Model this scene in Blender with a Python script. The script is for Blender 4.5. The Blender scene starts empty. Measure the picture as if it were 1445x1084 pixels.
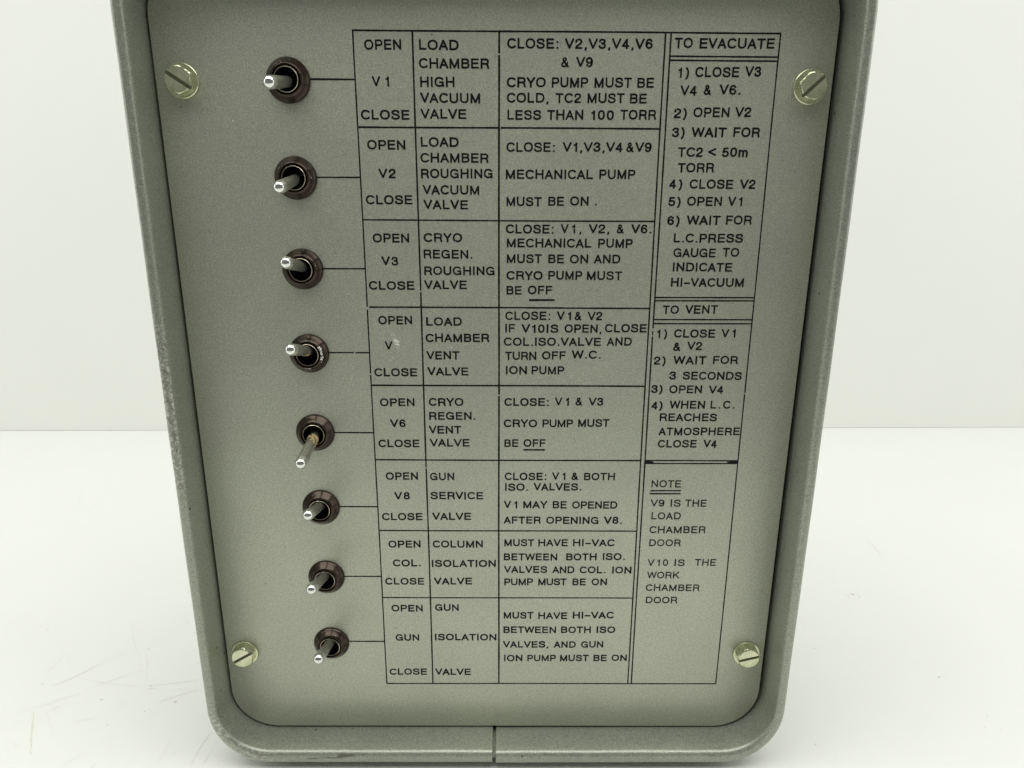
import bpy, bmesh, math, random
from mathutils import Vector, Matrix
random.seed(11)
MM = 0.001
scene = bpy.context.scene
col = scene.collection

# ------------------------------------------------------------------ camera
# panel coordinates in millimetres: u right, v down, w out of the panel towards the viewer
def P(u, v, w=0.0):
    return Vector((u * MM, -w * MM, -v * MM))

R = ((0.999980564, -0.004622771, -0.004183459),
     (0.003281409, 0.960775853, -0.277306676),
     (0.005301291, 0.277287558, 0.960772349))
def B(r):
    return Vector((r[0], r[2], -r[1]))
cam_data = bpy.data.cameras.new("camera")
cam = bpy.data.objects.new("camera", cam_data)
col.objects.link(cam)
xa, ya, za = B(R[0]), -B(R[1]), -B(R[2])
m = Matrix((xa, ya, za)).transposed().to_4x4()
m.translation = P(61.378, 55.682, 305.338)
cam.matrix_world = m
cam_data.sensor_width = 36.0
cam_data.lens = 36.0 * 1000.0 / 1445.0
cam_data.clip_start = 0.01
cam_data.clip_end = 50.0
scene.camera = cam

# ------------------------------------------------------------------ world and lamps
world = bpy.data.worlds.new("World")
scene.world = world
world.use_nodes = True
wb = world.node_tree.nodes["Background"]
wb.inputs[0].default_value = (0.96, 1.0, 0.92, 1)
wb.inputs[1].default_value = 0.17
def area(name, loc, target, sx, sy, power, color=(1.0, 1.0, 0.962)):
    d = bpy.data.lights.new(name, 'AREA')
    d.shape = 'RECTANGLE'; d.size = sx; d.size_y = sy
    d.energy = power; d.color = color
    o = bpy.data.objects.new(name, d); col.objects.link(o)
    o.location = loc
    o.rotation_euler = (Vector(target) - Vector(loc)).to_track_quat('-Z', 'Y').to_euler()
    return o
area("overhead_softbox", (0.06, -0.24, 0.85), (0.06, -0.10, -0.34), 2.0, 0.7, 14.5)
area("left_side_fill", (-1.05, 0.05, 0.15), (0.0, 0.10, -0.34), 0.9, 0.8, 2.5)  # added lamp in place of a white side, mirrored in the lever tips
area("right_side_fill", (1.17, 0.05, 0.15), (0.1, 0.10, -0.34), 0.9, 0.8, 2.5)  # added likewise, stands in for bright surroundings on the right
scene.view_settings.view_transform = 'Standard'
scene.view_settings.look = 'None'
scene.view_settings.exposure = 0.07
scene.view_settings.gamma = 1.0
scene.render.engine = 'CYCLES'

# ------------------------------------------------------------------ materials
def mat(name):
    m = bpy.data.materials.new(name); m.use_nodes = True
    nt = m.node_tree
    return m, nt, nt.nodes["Principled BSDF"]
def N(nt, typ, **kw):
    n = nt.nodes.new(typ)
    for k, v in kw.items():
        setattr(n, k, v)
    return n
def setin(n, **kw):
    for k, v in kw.items():
        n.inputs[k.replace('_', ' ')].default_value = v
def noise(nt, vec, scale, detail=2.0, rough=0.5):
    n = N(nt, 'ShaderNodeTexNoise')
    n.inputs['Scale'].default_value = scale
    n.inputs['Detail'].default_value = detail
    n.inputs['Roughness'].default_value = rough
    nt.links.new(vec, n.inputs['Vector'])
    return n.outputs['Fac']
def ramp(nt, fac, stops):
    r = N(nt, 'ShaderNodeValToRGB')
    el = r.color_ramp.elements
    while len(el) < len(stops): el.new(0.5)
    for e, (p, c) in zip(el, stops):
        e.position = p; e.color = (c[0], c[1], c[2], 1) if not isinstance(c, float) else (c, c, c, 1)
    nt.links.new(fac, r.inputs[0])
    return r.outputs[0]
def mixc(nt, fac, a, b, mode='MIX'):
    x = N(nt, 'ShaderNodeMix', data_type='RGBA', blend_type=mode)
    for s, v in ((0, fac), (6, a), (7, b)):
        if hasattr(v, 'is_linked'): nt.links.new(v, x.inputs[s])
        else: x.inputs[s].default_value = v if s == 0 else (v[0], v[1], v[2], 1)
    return x.outputs[2]
def mathn(nt, op, a, b=0.0, c=None):
    x = N(nt, 'ShaderNodeMath', operation=op)
    for i, v in enumerate((a, b) if c is None else (a, b, c)):
        if hasattr(v, 'is_linked'): nt.links.new(v, x.inputs[i])
        else: x.inputs[i].default_value = v
    return x.outputs[0]
def bump(nt, bsdf, h, dist, strength=1.0):
    b = N(nt, 'ShaderNodeBump')
    b.inputs['Distance'].default_value = dist
    b.inputs['Strength'].default_value = strength
    nt.links.new(h, b.inputs['Height'])
    nt.links.new(b.outputs[0], bsdf.inputs['Normal'])

def paint_material(name, base, metallic, rough, grain, wear=None):
    m, nt, bs = mat(name)
    vec = N(nt, 'ShaderNodeTexCoord').outputs['Object']
    fine = noise(nt, vec, 1500, 2, 0.8)
    mid = noise(nt, vec, 420, 2, 0.6)
    big = noise(nt, vec, 14, 4, 0.6)
    c = mixc(nt, 1.0, base, ramp(nt, fine, [(0.25, 1 - grain), (0.5, 1.0), (0.75, 1 + grain)]), 'MULTIPLY')
    c = mixc(nt, 1.0, c, ramp(nt, mid, [(0.3, 0.95), (0.7, 1.05)]), 'MULTIPLY')
    c = mixc(nt, 1.0, c, ramp(nt, big, [(0.3, (0.93, 0.925, 0.92)), (0.7, (1.04, 1.045, 1.03))]), 'MULTIPLY')
    # tiny bright flakes
    fl = ramp(nt, noise(nt, vec, 2600, 1, 0.5), [(0.66, 0.0), (0.74, 1.0)])
    c = mixc(nt, mathn(nt, 'MULTIPLY', fl, 0.6), c, (min(base[0] * 1.7, 1), min(base[1] * 1.7, 1), min(base[2] * 1.75, 1)))
    if wear:
        c = wear(nt, vec, c)
    nt.links.new(c, bs.inputs['Base Color'])
    bs.inputs['Metallic'].default_value = metallic
    nt.links.new(ramp(nt, mid, [(0.2, rough - 0.05), (0.8, rough + 0.06)]), bs.inputs['Roughness'])
    bump(nt, bs, fine, 0.00012, 0.55)
    return m

def rim_wear(nt, vec, c):
    sep = N(nt, 'ShaderNodeSeparateXYZ'); nt.links.new(vec, sep.inputs[0])
    x, y, z = sep.outputs
    def band(v, a, b, soft):
        lo = N(nt, 'ShaderNodeMapRange', interpolation_type='SMOOTHSTEP'); lo.inputs[1].default_value = a - soft; lo.inputs[2].default_value = a + soft
        hi = N(nt, 'ShaderNodeMapRange', interpolation_type='SMOOTHSTEP'); hi.inputs[1].default_value = b - soft; hi.inputs[2].default_value = b + soft
        nt.links.new(v, lo.inputs[0]); nt.links.new(v, hi.inputs[0])
        return mathn(nt, 'SUBTRACT', lo.outputs[0], hi.outputs[0])
    face = band(y, -0.020, -0.0146, 0.0004)
    left = mathn(nt, 'MULTIPLY', mathn(nt, 'MULTIPLY', band(z, -0.190, -0.112, 0.014), band(x, -0.2, -0.07, 0.001)), face)
    corner = mathn(nt, 'MULTIPLY', mathn(nt, 'MULTIPLY', band(z, -0.345, -0.306, 0.004), band(x, -0.2, -0.055, 0.01)), face)
    n1 = noise(nt, vec, 700, 5, 0.72)
    n2 = noise(nt, vec, 420, 4, 0.7)
    dark = mathn(nt, 'MULTIPLY', left, ramp(nt, n2, [(0.47, 0.0), (0.56, 1.0)]))
    c = mixc(nt, mathn(nt, 'MULTIPLY', dark, 0.6), c, (0.12, 0.115, 0.095))
    lite = mathn(nt, 'MULTIPLY', mathn(nt, 'ADD', left, corner), ramp(nt, n1, [(0.52, 0.0), (0.57, 1.0)]))
    c = mixc(nt, mathn(nt, 'MULTIPLY', lite, 0.8), c, (0.62, 0.62, 0.54))
    everywhere = mathn(nt, 'MULTIPLY', face, ramp(nt, noise(nt, vec, 700, 4, 0.7), [(0.63, 0.0), (0.67, 1.0)]))
    c = mixc(nt, mathn(nt, 'MULTIPLY', everywhere, 0.5), c, (0.6, 0.6, 0.52))
    mps = N(nt, 'ShaderNodeMapping'); mps.inputs['Scale'].default_value = (0.22, 1, 1.6); nt.links.new(vec, mps.inputs[0])
    dk = mathn(nt, 'MULTIPLY', mathn(nt, 'MULTIPLY', face, band(z, -0.36, -0.325, 0.004)), ramp(nt, noise(nt, mps.outputs[0], 130, 5, 0.7), [(0.60, 0.0), (0.66, 1.0)]))
    c = mixc(nt, mathn(nt, 'MULTIPLY', dk, 0.7), c, (0.10, 0.085, 0.06))
    # pits and dirt specks
    v = N(nt, 'ShaderNodeTexVoronoi'); v.inputs['Scale'].default_value = 75; nt.links.new(vec, v.inputs['Vector'])
    sp = ramp(nt, v.outputs['Distance'], [(0.035, 1.0), (0.06, 0.0)])
    c = mixc(nt, mathn(nt, 'MULTIPLY', sp, 0.8), c, (0.03, 0.03, 0.035))
    return c
def plate_wear(nt, vec, c):
    v = N(nt, 'ShaderNodeTexVoronoi'); v.inputs['Scale'].default_value = 95; nt.links.new(vec, v.inputs['Vector'])
    sp = ramp(nt, v.outputs['Distance'], [(0.022, 1.0), (0.05, 0.0)])
    c = mixc(nt, mathn(nt, 'MULTIPLY', sp, 0.45), c, (0.60, 0.60, 0.52))
    v = N(nt, 'ShaderNodeTexVoronoi'); v.inputs['Scale'].default_value = 60; nt.links.new(vec, v.inputs['Vector'])
    mp = N(nt, 'ShaderNodeMapping'); mp.inputs['Location'].default_value = (0.37, 0.1, 0.21)
    nt.links.new(vec, mp.inputs[0]); nt.links.new(mp.outputs[0], v.inputs['Vector'])
    sp = ramp(nt, v.outputs['Distance'], [(0.012, 1.0), (0.034, 0.0)])
    c = mixc(nt, mathn(nt, 'MULTIPLY', sp, 0.6), c, (0.10, 0.09, 0.06))
    return c

PLATE = paint_material("plate_paint", (0.48, 0.495, 0.41), 0.55, 0.40, 0.36, plate_wear)
CAST = paint_material("casting_paint", (0.345, 0.365, 0.305), 0.48, 0.34, 0.40, rim_wear)

def simple(name, base, metallic=0.0, rough=0.5, var=0.0, scale=900, bmp=0.0, spec=None):
    m, nt, bs = mat(name)
    vec = N(nt, 'ShaderNodeTexCoord').outputs['Object']
    n = noise(nt, vec, scale, 4, 0.65)
    c = mixc(nt, 1.0, base, ramp(nt, n, [(0.25, 1 - var), (0.75, 1 + var)]), 'MULTIPLY')
    nt.links.new(c, bs.inputs['Base Color'])
    bs.inputs['Metallic'].default_value = metallic
    bs.inputs['Roughness'].default_value = rough
    if spec is not None: bs.inputs['Specular IOR Level'].default_value = spec
    if bmp: bump(nt, bs, n, bmp, 0.5)
    return m
INK = simple("black_print", (0.006, 0.006, 0.008), 0, 0.6, 0.3, 1500, spec=0.2)
INK_GREY = simple("faded_print", (0.012, 0.012, 0.015), 0, 0.6, 0.3, 1500, spec=0.2)
GAP_SHADE = simple("recess_shade", (0.006, 0.006, 0.006), 0, 0.9, 0.2)  # near black, painted shade for the slit around the plate
NUT = simple("bronzed_nut", (0.050, 0.037, 0.027), 0.75, 0.20, 0.30, 1200, 0.00003)
HOLE_SHADE = simple("toggle_hole_shade", (0.002, 0.002, 0.002), 0, 0.9, 0.2, spec=0.05)  # black bushing walls and floor stand in for a deep hole's shade
RING = simple("bushing_edge", (0.62, 0.55, 0.42), 1.0, 0.28, 0.2)
CHROME = simple("chrome_lever", (0.80, 0.81, 0.78), 1.0, 0.10, 0.05, 700)
SHAFT = simple("dull_lever_reflection", (0.42, 0.42, 0.355), 0.85, 0.34, 0.30, 900)  # darker lever metal: tarnish plus painted reflection of plate and nut
RESIDUE = simple("yellow_residue", (0.50, 0.40, 0.19), 0.0, 0.8, 0.5, 1500, 0.0001)
CHIP = simple("scraped_paint", (0.85, 0.84, 0.76), 0.0, 0.7, 0.25, 2500)
DIRT = simple("brown_dirt", (0.16, 0.13, 0.08), 0.0, 0.8, 0.3, 2500)
RUBBER = simple("black_rubber", (0.02, 0.02, 0.02), 0, 0.7, 0.2)
SCUFF = simple("table_scuff", (0.75, 0.76, 0.665), 0, 0.5, 0.06, 300)
SPECK = simple("table_speck", (0.28, 0.28, 0.24), 0, 0.6, 0.3, 900)

# zinc screws: yellow green passivated
m, nt, bs = mat("zinc_screw")
vec = N(nt, 'ShaderNodeTexCoord').outputs['Object']
n1 = noise(nt, vec, 160, 2, 0.5)
nt.links.new(ramp(nt, n1, [(0.3, (0.50, 0.54, 0.35)), (0.5, (0.66, 0.68, 0.47)), (0.7, (0.76, 0.74, 0.55))]), bs.inputs['Base Color'])
bs.inputs['Metallic'].default_value = 0.8
nt.links.new(ramp(nt, noise(nt, vec, 600, 3, 0.6), [(0.3, 0.14), (0.7, 0.32)]), bs.inputs['Roughness'])
bump(nt, bs, noise(nt, vec, 350, 2, 0.5), 0.00008, 0.5)
ZINC = m
SLOT = simple("slot_shade", (0.20, 0.205, 0.145), 0.4, 0.5, 0.3, 1200)  # dull dark slot floor: shade painted in so the slot reads

# table and wall
m, nt, bs = mat("white_table_laminate")
vec = N(nt, 'ShaderNodeTexCoord').outputs['Object']
c = mixc(nt, 1.0, (0.85, 0.858, 0.835), ramp(nt, noise(nt, vec, 9, 5, 0.6), [(0.3, (0.985, 0.985, 0.97)), (0.7, (1.0, 1.0, 1.0))]), 'MULTIPLY')
mp = N(nt, 'ShaderNodeMapping'); mp.inputs['Scale'].default_value = (1, 6, 1); mp.inputs['Rotation'].default_value = (0, 0, 1.0)
nt.links.new(vec, mp.inputs[0])
sc = ramp(nt, noise(nt, mp.outputs[0], 60, 6, 0.7), [(0.66, 0.0), (0.72, 1.0)])
c = mixc(nt, mathn(nt, 'MULTIPLY', sc, 0.12), c, (0.66, 0.68, 0.52))
nt.links.new(c, bs.inputs['Base Color'])
bs.inputs['Roughness'].default_value = 0.42
TABLE = m
m, nt, bs = mat("white_wall")
vec = N(nt, 'ShaderNodeTexCoord').outputs['Object']
c = mixc(nt, 1.0, (0.885, 0.895, 0.85), ramp(nt, noise(nt, vec, 4, 4, 0.6), [(0.3, 0.98), (0.7, 1.0)]), 'MULTIPLY')
nt.links.new(c, bs.inputs['Base Color'])
bs.inputs['Roughness'].default_value = 0.7
WALL = m

# ------------------------------------------------------------------ helpers
def mesh_obj(name, bm, material, parent=None, smooth=True, label=None):
    me = bpy.data.meshes.new(name)
    bmesh.ops.recalc_face_normals(bm, faces=bm.faces) if smooth is not None else None
    bm.to_mesh(me); bm.free()
    mats = material if isinstance(material, (list, tuple)) else [material]
    for q in mats: me.materials.append(q)
    o = bpy.data.objects.new(name, me); col.objects.link(o)
    if parent: o.parent = parent
    if smooth:
        for p in me.polygons: p.use_smooth = True
        me.set_sharp_from_angle(angle=math.radians(35))
    if label: o['label'] = label
    return o
def lathe(bm, prof, seg=48, centre=(0, 0), mi=0, start=None):
    """profile of (radius, w) turned round the panel normal"""
    rings = []
    for r, w in prof:
        if r < 1e-6:
            rings.append([bm.verts.new(P(centre[0], centre[1], w))])
        else:
            rings.append([bm.verts.new(P(centre[0] + r * math.cos(2 * math.pi * i / seg), centre[1] + r * math.sin(2 * math.pi * i / seg), w)) for i in range(seg)])
    for a, b in zip(rings, rings[1:]):
        for i in range(seg):
            j = (i + 1) % seg
            if len(a) == 1 and len(b) == 1: continue
            if len(a) == 1: f = bm.faces.new((a[0], b[i], b[j]))
            elif len(b) == 1: f = bm.faces.new((a[i], b[0], a[j]))
            else: f = bm.faces.new((a[i], b[i], b[j], a[j]))
            f.material_index = mi
    return rings
def round_path(x0, x1, y0, y1, r, seg=14):
    """closed rounded rectangle as ((u, v), (nu, nv)), starting at the top going round"""
    pts = []
    for cx, cy, a0 in ((x1 - r, y0 + r, -90), (x1 - r, y1 - r, 0), (x0 + r, y1 - r, 90), (x0 + r, y0 + r, 180)):
        for i in range(seg + 1):
            a = math.radians(a0 + 90.0 * i / seg)
            pts.append(((cx + r * math.cos(a), cy + r * math.sin(a)), (math.cos(a), math.sin(a))))
    return pts

# ------------------------------------------------------------------ setting
TABLE_V = 342.5
def quad(name, pts, material, **kw):
    bm = bmesh.new()
    bm.faces.new([bm.verts.new(p) for p in pts])
    o = mesh_obj(name, bm, material, smooth=None)
    for k, v in kw.items(): o[k] = v
    return o
def slab(bm, x0, x1, y0, y1, z0, z1):
    vs = [bm.verts.new((x, y, z)) for z in (z0, z1) for y in (y0, y1) for x in (x0, x1)]
    for f in ((0, 2, 3, 1), (4, 5, 7, 6), (0, 1, 5, 4), (2, 6, 7, 3), (0, 4, 6, 2), (1, 3, 7, 5)):
        bm.faces.new([vs[i] for i in f])
zt = -TABLE_V * MM
bm = bmesh.new()
slab(bm, -1.5, 1.6, -0.60, 0.62, zt - 0.03, zt)
table = mesh_obj("table_top", bm, TABLE, smooth=False)
table['kind'] = 'structure'
def wall_y(x): return 0.48241 + (x + 0.536) * (0.5061 - 0.48241) / 1.2253
bm = bmesh.new()
a = Vector((-1.5, wall_y(-1.5), 0)); b = Vector((1.6, wall_y(1.6), 0))
nrm = Vector((-(b - a).y, (b - a).x, 0)).normalized() * 0.02
lo, hi = zt + 0.00035, 1.4
vs = []
for p in (a, b, b + nrm, a + nrm):
    vs.append((bm.verts.new((p.x, p.y, lo)), bm.verts.new((p.x, p.y, hi))))
for i in range(4):
    j = (i + 1) % 4
    bm.faces.new((vs[i][0], vs[j][0], vs[j][1], vs[i][1]))
bm.faces.new([q[0] for q in vs]); bm.faces.new([q[1] for q in vs])
wall = mesh_obj("wall", bm, WALL, smooth=False)
wall['kind'] = 'structure'

# scratches, scuffs and specks on the table: one mesh nobody could count
def table_pt(x, y):
    """photo pixel (1445 wide) to millimetres on the table, used once for the long scuffs"""
    f = Vector(((x - 722.5) / 1000.0, (y - 542.0) / 1000.0, 1.0))
    d = Vector((sum(R[k][i] * f[k] for k in range(3)) for i in range(3)))
    s = (TABLE_V - 55.682) / d[1]
    return (61.378 + s * d[0], -305.338 + s * d[2])
SCRATCH = [(-254.5, 72.9, -244.6, 123.2, 0.21, 0.9), (-268.5, 110.4, -265.8, 123.2, 0.17, 0.0), (-270.4, 95.9, -267.2, 112.9, 0.15, 0.45), (-205.3, 45.7, -186.5, 68.8, 0.92, -0.9), (-186.5, 68.8, -178.3, 77.4, 0.34, -0.45), (-184.6, -5.7, -203.2, 25.9, 1.01, 0.45), (-199.1, 28.2, -181.1, 7.4, 0.25, 0.45), (-164.5, -13.8, -157.5, -2.7, 0.34, 0.0), (-167.5, 78.8, -151.5, 46.4, 0.34, 1.35), (-184.3, 42.0, -158.4, 61.3, 0.21, 0.45), (-194.7, 53.3, -151.6, 45.7, 0.25, -1.35), (-151.9, 46.4, -121.1, 52.2, 0.34, -0.9), (-215.8, 22.5, -192.7, 34.1, 0.25, 0.0), (-204.8, 29.4, -184.5, 40.1, 0.21, 0.45), (-176.0, 17.0, -163.2, 21.4, 0.29, 0.0), (-190.6, 109.8, -164.8, 68.9, 0.25, -1.8), (-137.5, 32.4, -119.3, 42.7, 0.38, 0.45), (-148.7, 43.3, -144.1, 44.5, 0.67, 0.0), (-116.3, -13.8, -116.9, 5.4, 0.29, 0.45), (-99.2, -13.8, -97.9, 10.6, 0.38, 0.9), (-93.3, -13.8, -92.5, -2.7, 0.34, 0.45), (-131.8, 43.9, -119.2, 42.4, 0.21, 0.0), (-216.1, 55.3, -214.2, 77.3, 0.29, 0.45), (-213.4, 75.8, -205.0, 63.3, 0.21, 0.0), (-202.7, 4.3, -193.3, -1.8, 0.21, 0.45), (-197.9, 5.3, -193.9, -0.8, 0.29, 0.0), (-213.9, 13.7, -193.2, 21.4, 0.17, 0.45), (-148.8, -14.2, -148.1, -11.4, 0.38, 0.0), (-157.3, 28.9, -154.6, 36.5, 0.17, 0.0), (-158.7, 114.9, -150.5, 105.0, 0.29, 0.0), (-141.3, 28.3, -132.6, 20.4, 0.21, 0.45), (-194.0, 25.9, -190.5, 31.1, 0.29, 0.0), (-116.2, -7.6, -103.7, -1.7, 0.17, 0.9), (313.3, 146.9, 313.8, 140.5, 0.5, 0.5), (360.7, 226.5, 358.5, 192.0, 0.7, 0.5), (-328.4, 282.9, -345.3, 321.1, 0.35, 0.5), (318.4, 53.2, 325.9, 55.2, 0.3, 0.5), (-355.9, 275.6, -360.8, 321.0, 0.175, 0.5), (305.3, 144.1, 306.4, 137.8, 0.6, 0.5)]
def strip(bm, pts, w, z, mi=0):
    n = len(pts); prev = None
    for i, (x, y) in enumerate(pts):
        x2, y2 = pts[min(i + 1, n - 1)]; x1, y1 = pts[max(i - 1, 0)]
        dx, dy = x2 - x1, y2 - y1; L = math.hypot(dx, dy) or 1
        t = i / (n - 1)
        ww = w * (0.25 + 0.75 * math.sin(math.pi * min(max(t, 0.04), 0.96))) * random.uniform(0.6, 1.2) / 2
        q = (bm.verts.new(((x - dy / L * ww) * MM, (y + dx / L * ww) * MM, z)), bm.verts.new(((x + dy / L * ww) * MM, (y - dx / L * ww) * MM, z)))
        if prev:
            f = bm.faces.new((prev[0], prev[1], q[1], q[0])); f.material_index = mi
        prev = q
bm = bmesh.new()
zs = zt + 0.00008
for (x0, y0, x1, y1, wd, bend) in SCRATCH:
    L = math.hypot(x1 - x0, y1 - y0); k = max(4, int(L / 3))
    px, py = -(y1 - y0) / L, (x1 - x0) / L
    pts = []
    for i in range(k + 1):
        t = i / k; o = bend * math.sin(math.pi * t) + random.uniform(-0.15, 0.15)
        pts.append((x0 + (x1 - x0) * t + px * o, y0 + (y1 - y0) * t + py * o))
    strip(bm, pts, wd, zs); zs += 0.0000015
sc_o = mesh_obj("scuff_marks", bm, SCUFF, parent=table, smooth=None); sc_o['kind'] = 'stuff'
bm = bmesh.new()
def blob(bm, fn, r0, r1, ang, n=8):
    vs = []
    for i in range(n):
        a = 2 * math.pi * i / n; k = random.uniform(0.75, 1.15)
        x, y = r0 * k * math.cos(a), r1 * k * math.sin(a)
        vs.append(bm.verts.new(fn(x * math.cos(ang) - y * math.sin(ang), x * math.sin(ang) + y * math.cos(ang))))
    return bm.faces.new(vs)
SPECKS = [(-165.8, 80.3, 0.33, 0.33, 0), (-212.1, 47.5, 0.6050000000000001, 0.22000000000000003, 0.2), (-147.9, 46.1, 0.66, 0.22000000000000003, 0.3), (-127.6, 33.0, 0.935, 0.33, 0.5), (-170.3, 34.7, 1.1, 0.1375, 0.4), (-156.6, 15.1, 0.275, 0.33, 0), (-141.2, 25.4, 0.275, 0.22000000000000003, 0), (-242.0, 100.4, 0.49500000000000005, 0.165, 0.2), (-202.1, 103.6, 0.22000000000000003, 0.22000000000000003, 0), (310.5, 143.2, 1.56, 0.42, -0.35), (313.9, 139.6, 0.6, 0.3, -0.4), (-408.1, 484.0, 1.2, 0.24, 0), (455.5, 497.7, 0.8999999999999999, 0.24, 0), (321.3, 54.5, 0.78, 0.24, 0.2), (317.0, 67.5, 0.24, 0.24, 0), (329.8, 22.8, 0.3, 0.3, 0), (257.8, 81.9, 0.48, 0.3, 0), (-313.2, 273.0, 0.48, 0.36, 0), (-296.3, 242.2, 0.42, 0.3, 0), (224.8, 1.6, 0.3, 0.3, 0)]
for (x, y, r0, r1, an) in SPECKS:
    blob(bm, lambda a, b: Vector(((x + a) * MM, (y + b) * MM, zt + 0.00018)), r0, r1, an)
for i in range(60):
    x, y = random.uniform(-330, 420), random.uniform(-10, 430)
    if -95 < x < 205 and y < 120: continue
    blob(bm, lambda a, b: Vector(((x + a) * MM, (y + b) * MM, zt + 0.00018)), random.uniform(.15, .4), random.uniform(.15, .3), random.random() * 3)
sp_o = mesh_obj("dust_specks", bm, SPECK, parent=table, smooth=None); sp_o['kind'] = 'stuff'

# ------------------------------------------------------------------ the control box
box = bpy.data.objects.new("control_box", None); col.objects.link(box)
box.empty_display_size = 0.05
box['label'] = "grey metal valve control box with recessed toggle switch plate, standing on the white table"
box['category'] = "control box"

# cast housing: two half shells with a seam bottom and top
FX0, FX1, FY0, FY1, FR = -80.2, 192.4, -28.0, 330.0, 23.0
SEAM0, SEAM1 = 53.95, 55.75
prof = [(0.0, -3.0), (0.15, 0.0), (0.75, 9.0), (0.98, 13.2), (1.15, 14.1), (1.6, 15.0), (2.3, 15.65), (3.1, 15.95), (4.1, 15.9), (4.9, 15.5), (5.5, 14.9),
        (5.82, 14.1), (5.9, 13.2), (5.9, -92.0), (3.9, -92.0), (3.9, -6.0), (0.0, -6.0)]
KV = 1.45
def shell(name, side):
    full = round_path(FX0, FX1, FY0, FY1, FR)
    n = 15
    right = full[:2 * n]; left = full[2 * n:]
    if side > 0:
        path = [((SEAM1, FY0), (0, -1))] + right + [((SEAM1, FY1), (0, 1))]
    else:
        path = [((SEAM0, FY1), (0, 1))] + left + [((SEAM0, FY0), (0, -1))]
    # subdivide the long straights so wear and jitter have vertices
    pts = []
    for (p, nn), (q, n2) in zip(path, path[1:]):
        d = math.hypot(q[0] - p[0], q[1] - p[1]); k = max(1, int(d / 12))
        for i in range(k):
            t = i / k
            pts.append(((p[0] + (q[0] - p[0]) * t, p[1] + (q[1] - p[1]) * t), (nn[0] + (n2[0] - nn[0]) * t, nn[1] + (n2[1] - nn[1]) * t)))
    pts.append(path[-1])
    bm = bmesh.new(); rows = []
    for (p, nn) in pts:
        l = math.hypot(*nn); nx, ny = nn[0] / l, nn[1] / l
        row = []
        for o, w in prof:
            u, v = p[0] + nx * o, p[1] + ny * o * KV
            if side > 0: v += 0.35 * max(0.0, min(1.0, (v - 300) / 30)) * (1 - (u - 55) / 90)
            # slow casting waviness, and the slight outward bow of the long sides
            bow = 0.45 * math.sin(math.pi * min(max((v + 28) / 366, 0), 1)) * abs(nx)
            u += math.copysign(bow, nx) if abs(nx) > 0.3 else 0
            u += 0.05 * math.sin(v * 0.11 + o); v += 0.05 * math.sin(u * 0.13 + o)
            row.append(bm.verts.new(P(u, v, w)))
        rows.append(row)
    m_ = len(prof)
    for a, b in zip(rows, rows[1:]):
        for i in range(m_):
            j = (i + 1) % m_
            bm.faces.new((a[i], b[i], b[j], a[j]))
    bm.faces.new(rows[0]); bm.faces.new(list(reversed(rows[-1])))
    return mesh_obj(name, bm, CAST, box)
shell("housing_shell", -1)
shell("housing_shell", 1)
# tongue filling the seam, a little lower than the shells
for yb, s in ((FY1, 1), (FY0, -1)):
    bm = bmesh.new(); a = []; b = []
    for o, w in ((1.9, -5.5), (2.5, 12.6), (4.3, 13.6), (4.6, 12.0), (4.6, -91.0), (4.0, -91.0), (4.0, -5.5)):
        a.append(bm.verts.new(P(SEAM0 - 0.3, yb + s * o * KV, w))); b.append(bm.verts.new(P(SEAM1 + 0.3, yb + s * o * KV, w)))
    for i in range(len(a)):
        j = (i + 1) % len(a); bm.faces.new((a[i], a[j], b[j], b[i]))
    bm.faces.new(a); bm.faces.new(list(reversed(b)))
    mesh_obj("seam_strip", bm, CAST, box, smooth=False)
# back cover and a black sheet painting shade into the gap round the plate
bm = bmesh.new(); fl = [bm.verts.new(P(p[0] + n[0] * 3.8, p[1] + n[1] * 3.8, -3.4)) for p, n in round_path(FX0, FX1, FY0, FY1, FR)]
bm.faces.new(fl); r = bmesh.ops.extrude_face_region(bm, geom=bm.faces[:])
bmesh.ops.translate(bm, vec=P(0, 0, -2.2), verts=[g for g in r['geom'] if isinstance(g, bmesh.types.BMVert)])
mesh_obj("gap_shade_sheet", bm, GAP_SHADE, box, smooth=False)
bm = bmesh.new(); fl = [bm.verts.new(P(p[0] + n[0] * 3.7, p[1] + n[1] * 3.7, -88)) for p, n in round_path(FX0, FX1, FY0, FY1, FR)]
bm.faces.new(fl); r = bmesh.ops.extrude_face_region(bm, geom=bm.faces[:])
bmesh.ops.translate(bm, vec=P(0, 0, -2.0), verts=[g for g in r['geom'] if isinstance(g, bmesh.types.BMVert)])
mesh_obj("back_cover", bm, CAST, box, smooth=False)
for u, w in ((-55, -8), (168, -8), (-55, -78), (168, -78)):
    bm = bmesh.new(); h = TABLE_V - 338.4
    a = [bm.verts.new(P(u + 8 * math.cos(i * math.pi / 8), 338.0, w + 8 * math.sin(i * math.pi / 8) )) for i in range(16)]
    bm.faces.new(a); r = bmesh.ops.extrude_face_region(bm, geom=bm.faces[:])
    bmesh.ops.translate(bm, vec=Vector((0, 0, -(TABLE_V - 338.0) * MM)), verts=[g for g in r['geom'] if isinstance(g, bmesh.types.BMVert)])
    mesh_obj("foot", bm, RUBBER, box, smooth=False)

# face plate, edges softened
bm = bmesh.new(); rings = []
for inset, w in ((0.0, -2.6), (0.0, -0.25), (0.08, -0.07), (0.25, 0.0)):
    rings.append([bm.verts.new(P(p[0] - n[0] * inset, p[1] - n[1] * inset, w)) for p, n in round_path(-79.5, 190.7, -26.6, 329.15, 22.5, 18)])
for a, b in zip(rings, rings[1:]):
    for i in range(len(a)):
        j = (i + 1) % len(a); bm.faces.new((a[i], a[j], b[j], b[i]))
bm.faces.new(rings[-1]); bm.faces.new(list(reversed(rings[0])))
plate = mesh_obj("face_plate", bm, PLATE, box, label="recessed silver grey plate printed with valve instructions in black")

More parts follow.
